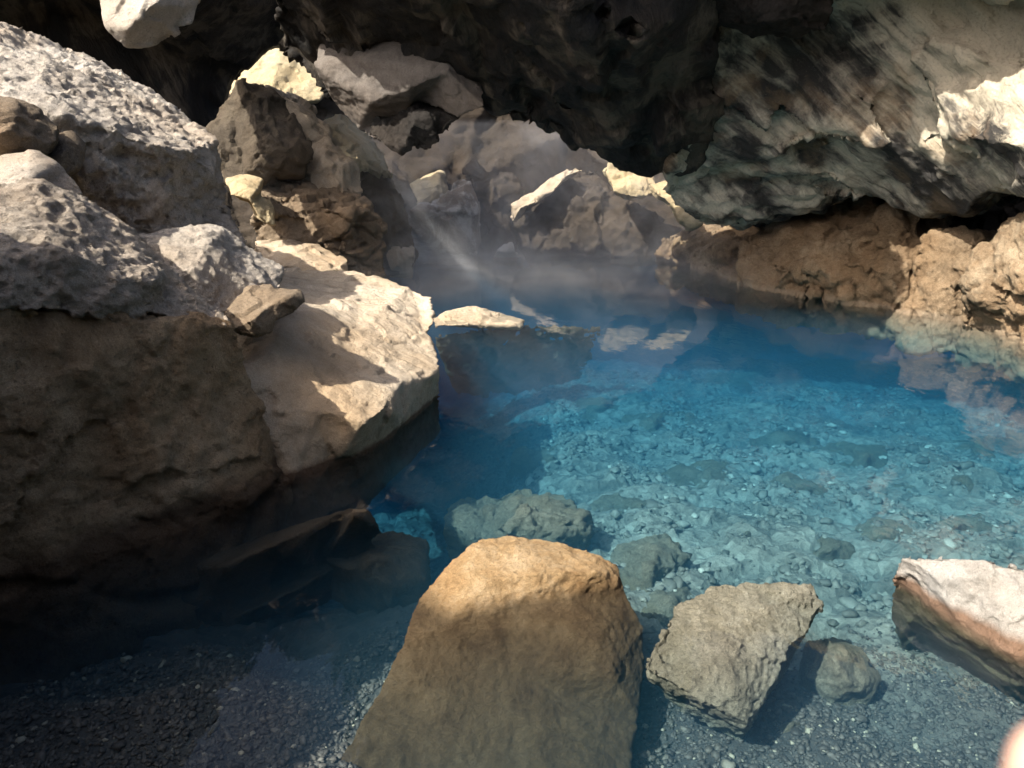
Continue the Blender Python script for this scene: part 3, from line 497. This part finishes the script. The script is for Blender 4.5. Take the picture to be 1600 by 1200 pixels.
# --- pool floor: one sheet, shallow by the viewer, deep under the roof, dry behind the viewer
def grid(name, xs, ys, zf, mat, kind='structure'):
    X, Y = np.meshgrid(xs, ys); z = zf(X.ravel(), Y.ravel())
    co = np.stack((X.ravel(), Y.ravel(), z), 1); nx, ny = len(xs), len(ys)
    i = (np.arange(ny - 1)[:, None] * nx + np.arange(nx - 1)).ravel()
    me = mesh_np(name, co, np.stack((i, i + 1, i + nx + 1, i + nx), 1).tolist()); smooth(me)
    o = link(name, me, mat); o['kind'] = kind; return o
def fz(x, y):
    p = np.stack((x, y, 0 * x), 1)
    a, b, c = cells(p * 4.5 + 9, 5); a2, b2, c2 = cells(p * 11, 6)
    k = np.clip((y - 2.3) / 1.0, 0, 1)
    return floor_z(x, y) + 0.10 * fbm(p * 1.3, 4, 3) + k * (0.09 * (0.5 - a) * (0.4 + perlin(p * 2, 8)) + 0.05 * b) + 0.03 * (0.5 - a2) * k + 0.012 * fbm(p * 20, 3, 9)
xs = np.concatenate((np.linspace(-9, -2, 30), np.arange(-1.95, 4.5, 0.022), np.linspace(4.55, 12, 40)))
ys = np.concatenate((np.linspace(-6, 1, 30), np.arange(1.05, 8.5, 0.025), np.linspace(8.55, 18, 120)))
t = NT('pool_floor')
pos = t.add('ShaderNodeNewGeometry').outputs['Position']
vor = t.add('ShaderNodeTexVoronoi'); t.put(vor.inputs['Vector'], pos); vor.inputs['Scale'].default_value = 16
n1 = t.noise(pos, 1.6, 7, 0.65, 0.3); n2 = t.noise(pos, 22, 6, 0.7)
f = t.math('ADD', t.math('MULTIPLY', n1, 0.5), t.math('ADD', t.math('MULTIPLY', n2, 0.3), t.math('MULTIPLY', vor.outputs['Color'], 0.2)))
c = t.ramp(f, [(0.33, (0.06, 0.055, 0.043)), (0.48, (0.20, 0.184, 0.148)), (0.62, (0.35, 0.327, 0.265))])
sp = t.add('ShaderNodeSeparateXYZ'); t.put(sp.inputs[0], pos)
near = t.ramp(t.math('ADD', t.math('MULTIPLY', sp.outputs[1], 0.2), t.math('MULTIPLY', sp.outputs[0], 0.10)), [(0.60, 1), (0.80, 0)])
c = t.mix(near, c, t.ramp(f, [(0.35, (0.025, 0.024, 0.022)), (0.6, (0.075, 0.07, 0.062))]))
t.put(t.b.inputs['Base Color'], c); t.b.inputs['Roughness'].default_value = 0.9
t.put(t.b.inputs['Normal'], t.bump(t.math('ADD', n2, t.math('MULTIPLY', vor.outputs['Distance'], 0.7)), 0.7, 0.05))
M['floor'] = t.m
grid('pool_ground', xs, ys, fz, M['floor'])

# --- gravel and rubble nobody could count
def ico():
    import bmesh
    bm = bmesh.new(); bmesh.ops.create_icosphere(bm, subdivisions=2, radius=1)
    v = np.array([x.co[:] for x in bm.verts]); f = np.array([[q.index for q in x.verts] for x in bm.faces]); bm.free(); return v, f
IV, IF = ico()
def scatter(name, label, n, xr, yr, size, mat, dens=None, flatn=0.6):
    P = np.stack((rng.uniform(*xr, n), rng.uniform(*yr, n)), 1)
    if dens is not None: P = P[rng.uniform(size=len(P)) < dens(P[:, 0], P[:, 1])]
    n = len(P); Zs = fz(P[:, 0], P[:, 1])
    s = size * np.exp(rng.normal(0, 0.42, n)); co = []
    base = []
    for k in range(14):
        v = IV + 0.38 * fbm(IV * 1.1 + k * 5.1, 2, 77)[:, None] * IV; h = cells(IV * 1.1 + k * 3.3, 78)[1]
        base.append(v + 0.42 * h[:, None] * IV)
    for k in range(n):
        a = rng.uniform(0, 6.28); ca, sa = math.cos(a), math.sin(a)
        v = base[k % 14] * (s[k] * rng.uniform(0.8, 1.25), s[k] * rng.uniform(0.6, 1.0), s[k] * flatn * rng.uniform(0.7, 1.2))
        ti = rng.normal(0, 0.3); ct, st_ = math.cos(ti), math.sin(ti)
        x = v[:, 0] * ct - v[:, 2] * st_; z = v[:, 0] * st_ + v[:, 2] * ct
        co.append(np.stack((x * ca - v[:, 1] * sa + P[k, 0], x * sa + v[:, 1] * ca + P[k, 1], z + Zs[k] + 0.25 * s[k]), 1))
    co = np.concatenate(co); fa = (IF[None] + (np.arange(n) * len(IV))[:, None, None]).reshape(-1, 3)
    me = bpy.data.meshes.new(name); me.vertices.add(len(co)); me.vertices.foreach_set('co', co.ravel())
    me.loops.add(len(fa) * 3); me.loops.foreach_set('vertex_index', fa.ravel().astype(np.int32))
    me.polygons.add(len(fa)); me.polygons.foreach_set('loop_start', np.arange(0, len(fa) * 3, 3, dtype=np.int32))
    me.update(calc_edges=True); me.validate(); smooth(me)
    o = link(name, me, mat); o['kind'] = 'stuff'; o['label'] = label; o['category'] = 'gravel'
    return o
def gravel_mat(name, lo, hi, odd):
    t = NT(name)
    g = t.add('ShaderNodeNewGeometry'); isl = g.outputs['Random Per Island']
    c = t.ramp(isl, [(0.0, lo), (0.9, hi), (0.965, tuple(1.3 * x for x in hi)), (0.98, odd)])
    n = t.noise(g.outputs['Position'], 90, 4, 0.7)
    c = t.mix(t.math('MULTIPLY', n, 0.6), c, tuple(0.5 * x for x in lo))
    t.put(t.b.inputs['Base Color'], c); t.b.inputs['Roughness'].default_value = 0.6
    t.put(t.b.inputs['Normal'], t.bump(n, 0.3, 0.01))
    return t.m
M['gravel'] = gravel_mat('dark_gravel', (0.036, 0.031, 0.026), (0.125, 0.108, 0.088), (0.42, 0.37, 0.27))
M['rubble'] = gravel_mat('pale_rubble', (0.10, 0.092, 0.072), (0.29, 0.27, 0.22), (0.6, 0.56, 0.46))
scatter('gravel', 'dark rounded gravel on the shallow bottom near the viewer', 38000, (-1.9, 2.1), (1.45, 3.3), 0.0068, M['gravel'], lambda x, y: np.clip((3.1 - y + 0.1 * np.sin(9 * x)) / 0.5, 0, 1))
scatter('rubble', 'pale stones strewn over the sunlit turquoise pool floor', 26000, (-1.6, 7.0), (2.7, 10.5), 0.017, M['rubble'], lambda x, y: (0.15 + 0.85 * (perlin(np.stack((x, y, 0 * x), 1) * 1.3, 4) > 0.0)) * np.clip((x + 0.35 + (y - 3) * 0.5) / 0.3, 0, 1) * np.clip((y - 2.9) / 0.5, 0, 1), 0.55)

# --- water: one closed body, clear surface over blue-absorbing depth
t = NT('pool_water')
for x in list(t.n):
    if x != t.out: t.n.remove(x)
pos = t.add('ShaderNodeNewGeometry').outputs['Position']
mp = t.add('ShaderNodeMapping'); t.put(mp.inputs['Vector'], pos); mp.inputs['Scale'].default_value = (1.0, 0.45, 1.0)
rip = t.math('ADD', t.noise(mp.outputs[0], 5, 3, 0.5), t.math('MULTIPLY', t.noise(mp.outputs[0], 22, 2, 0.5), 0.16))
nb = t.bump(rip, 0.07, 0.05)
gl = t.add('ShaderNodeBsdfGlossy'); gl.inputs['Roughness'].default_value = 0.0; t.put(gl.inputs['Normal'], nb)
tr = t.add('ShaderNodeBsdfTransparent'); fr = t.add('ShaderNodeFresnel'); fr.inputs['IOR'].default_value = 1.33; t.put(fr.inputs['Normal'], nb)
mx = t.add('ShaderNodeMixShader'); t.l.new(fr.outputs[0], mx.inputs[0]); t.l.new(tr.outputs[0], mx.inputs[1]); t.l.new(gl.outputs[0], mx.inputs[2])
t.l.new(mx.outputs[0], t.out.inputs['Surface'])
ab = t.add('ShaderNodeVolumeAbsorption'); ab.inputs['Color'].default_value = (0.06, 0.60, 0.80, 1); ab.inputs['Density'].default_value = 0.72
sc = t.add('ShaderNodeVolumeScatter'); sc.inputs['Color'].default_value = (0.13, 0.5, 0.80, 1); sc.inputs['Density'].default_value = 0.12
ad = t.add('ShaderNodeAddShader'); t.l.new(ab.outputs[0], ad.inputs[0]); t.l.new(sc.outputs[0], ad.inputs[1])
t.l.new(ad.outputs[0], t.out.inputs['Volume'])
x0, x1, y0, y1, z0 = -8, 11, 0.2, 17, -5
me = mesh_np('water', [(x0, y0, z0), (x1, y0, z0), (x1, y1, z0), (x0, y1, z0), (x0, y0, 0), (x1, y0, 0), (x1, y1, 0), (x0, y1, 0)],
             [(0, 3, 2, 1), (4, 5, 6, 7), (0, 1, 5, 4), (1, 2, 6, 5), (2, 3, 7, 6), (3, 0, 4, 7)])
o = link('water', me, t.m); o['kind'] = 'structure'

# --- the photographer's finger at the corner of the lens: a hand, one continuous skin
def camw(px, py, dist):
    a = (px - 800) / FPX; b = (600 - py) / FPX
    return Vector((a * dist, (CP + b * SP) * dist, CAM_H + (b * CP - SP) * dist))
HD = 0.085
def hp(x, y, z): return camw(1684 + x / HD * FPX, 1062 + y / HD * FPX, HD) + Vector((0, CP, -SP)) * z     # metres: right, down, away
chains = [[(0, .005, 0, .0072), (.002, .026, .004, .0082), (.006, .050, .004, .0092), (.012, .082, -.004, .0115)],
          [(.022, .012, .002, .0074), (.023, .034, .010, .0086), (.024, .056, .010, .0095), (.026, .084, -.004, .0115)],
          [(.042, .018, .002, .0072), (.042, .038, .010, .0084), (.041, .058, .010, .0092), (.040, .086, -.004, .0112)],
          [(.061, .034, .002, .0062), (.060, .048, .008, .0072), (.057, .064, .008, .0082), (.053, .090, -.004, .0105)],
          [(-.026, .078, -.022, .0085), (-.016, .094, -.018, .0100), (-.004, .112, -.010, .0125), (.014, .134, -.006, .016)]]
root = (.032, .140, -.006, .021); wrist = (.034, .185, -.008, .022); arm = (.040, .30, -.03, .030)
V = [root, wrist, arm]; Ed = [(0, 1), (1, 2)]
for c_ in chains:
    k = len(V); V += c_; Ed += [(k + i, k + i + 1) for i in range(len(c_) - 1)] + [(k + len(c_) - 1, 0)]
me = bpy.data.meshes.new('person'); me.from_pydata([hp(*v[:3]) for v in V], Ed, []); me.update()
o = bpy.data.objects.new('person', me); COL.objects.link(o)
sk = o.modifiers.new('skin', 'SKIN'); me.skin_vertices or None
for i, v in enumerate(V): me.skin_vertices[0].data[i].radius = (v[3], v[3]); me.skin_vertices[0].data[i].use_root = (i == 0)
su = o.modifiers.new('sub', 'SUBSURF'); su.levels = 2; su.render_levels = 2
me2 = bpy.data.meshes.new_from_object(o.evaluated_get(bpy.context.evaluated_depsgraph_get())); bpy.data.objects.remove(o)
me2.name = 'person'; smooth(me2); me2.materials.clear()
t = NT('skin'); g = t.add('ShaderNodeNewGeometry').outputs['Position']
t.put(t.b.inputs['Base Color'], t.mix(t.noise(g, 120, 4), (0.62, 0.36, 0.26), (0.72, 0.46, 0.35))); t.b.inputs['Roughness'].default_value = 0.5
t.b.inputs['Subsurface Weight'].default_value = 0.15; t.b.inputs['Subsurface Radius'].default_value = (0.01, 0.004, 0.002)
o = link('person', me2, t.m); rebase(o)
o['label'] = 'bare pink fingertip of the photographer blurred in the lower right corner'; o['category'] = 'person'

# --- steam over the hot water at the far end
t = NT('steam'); t.n.remove(t.b)
g = t.add('ShaderNodeNewGeometry').outputs['Position']
pv = t.add('ShaderNodeVolumePrincipled'); pv.inputs['Color'].default_value = (0.95, 0.96, 1, 1); pv.inputs['Anisotropy'].default_value = 0.2
sp = t.add('ShaderNodeSeparateXYZ'); t.put(sp.inputs[0], g)
dn = t.math('MULTIPLY', t.ramp(t.noise(g, 1.1, 5, 0.62, 1.2), [(0.45, 0.02), (0.66, 1.0)]), t.ramp(t.math('MULTIPLY', t.math('SUBTRACT', sp.outputs[1], 8.2), 0.4), [(0.0, 0), (1.0, 1)]))
dv = t.add('ShaderNodeVectorMath', operation='DISTANCE'); t.put(dv.inputs[0], g); dv.inputs[1].default_value = (-0.9, 11.6, 0.7)
blob = t.ramp(t.math('DIVIDE', dv.outputs['Value'], 2.2), [(0.0, 1), (1.0, 0)])
low = t.math('ADD', 0.55, t.math('MULTIPLY', t.ramp(sp.outputs[2], [(0.0, 1), (0.16, 0.25), (0.6, 0)]), 1.5))
dens = t.math('MULTIPLY', t.math('MULTIPLY', dn, low), t.math('ADD', 0.22, t.math('MULTIPLY', blob, 0.5)))
layer = t.math('MULTIPLY', t.ramp(sp.outputs[2], [(0.0, 1), (0.35, 0.25), (0.75, 0)]), t.ramp(t.math('MULTIPLY', t.math('SUBTRACT', sp.outputs[1], 8.2), 0.4), [(0.0, 0), (1.0, 1)]))
t.put(pv.inputs['Density'], t.math('ADD', dens, t.math('MULTIPLY', layer, t.math('MULTIPLY', t.noise(g, 0.8, 3, 0.5), 0.30))))
t.l.new(pv.outputs[0], t.out.inputs['Volume'])
x0, x1, y0, y1, z0, z1 = -3.2, 3.2, 8.2, 13.6, 0.02, 2.1
me = mesh_np('steam', [(x0, y0, z0), (x1, y0, z0), (x1, y1, z0), (x0, y1, z0), (x0, y0, z1), (x1, y0, z1), (x1, y1, z1), (x0, y1, z1)],
             [(0, 3, 2, 1), (4, 5, 6, 7), (0, 1, 5, 4), (1, 2, 6, 5), (2, 3, 7, 6), (3, 0, 4, 7)])
o = link('steam', me, t.m); o['kind'] = 'stuff'; o['label'] = 'thin white steam drifting over the hot water'; o['category'] = 'steam'
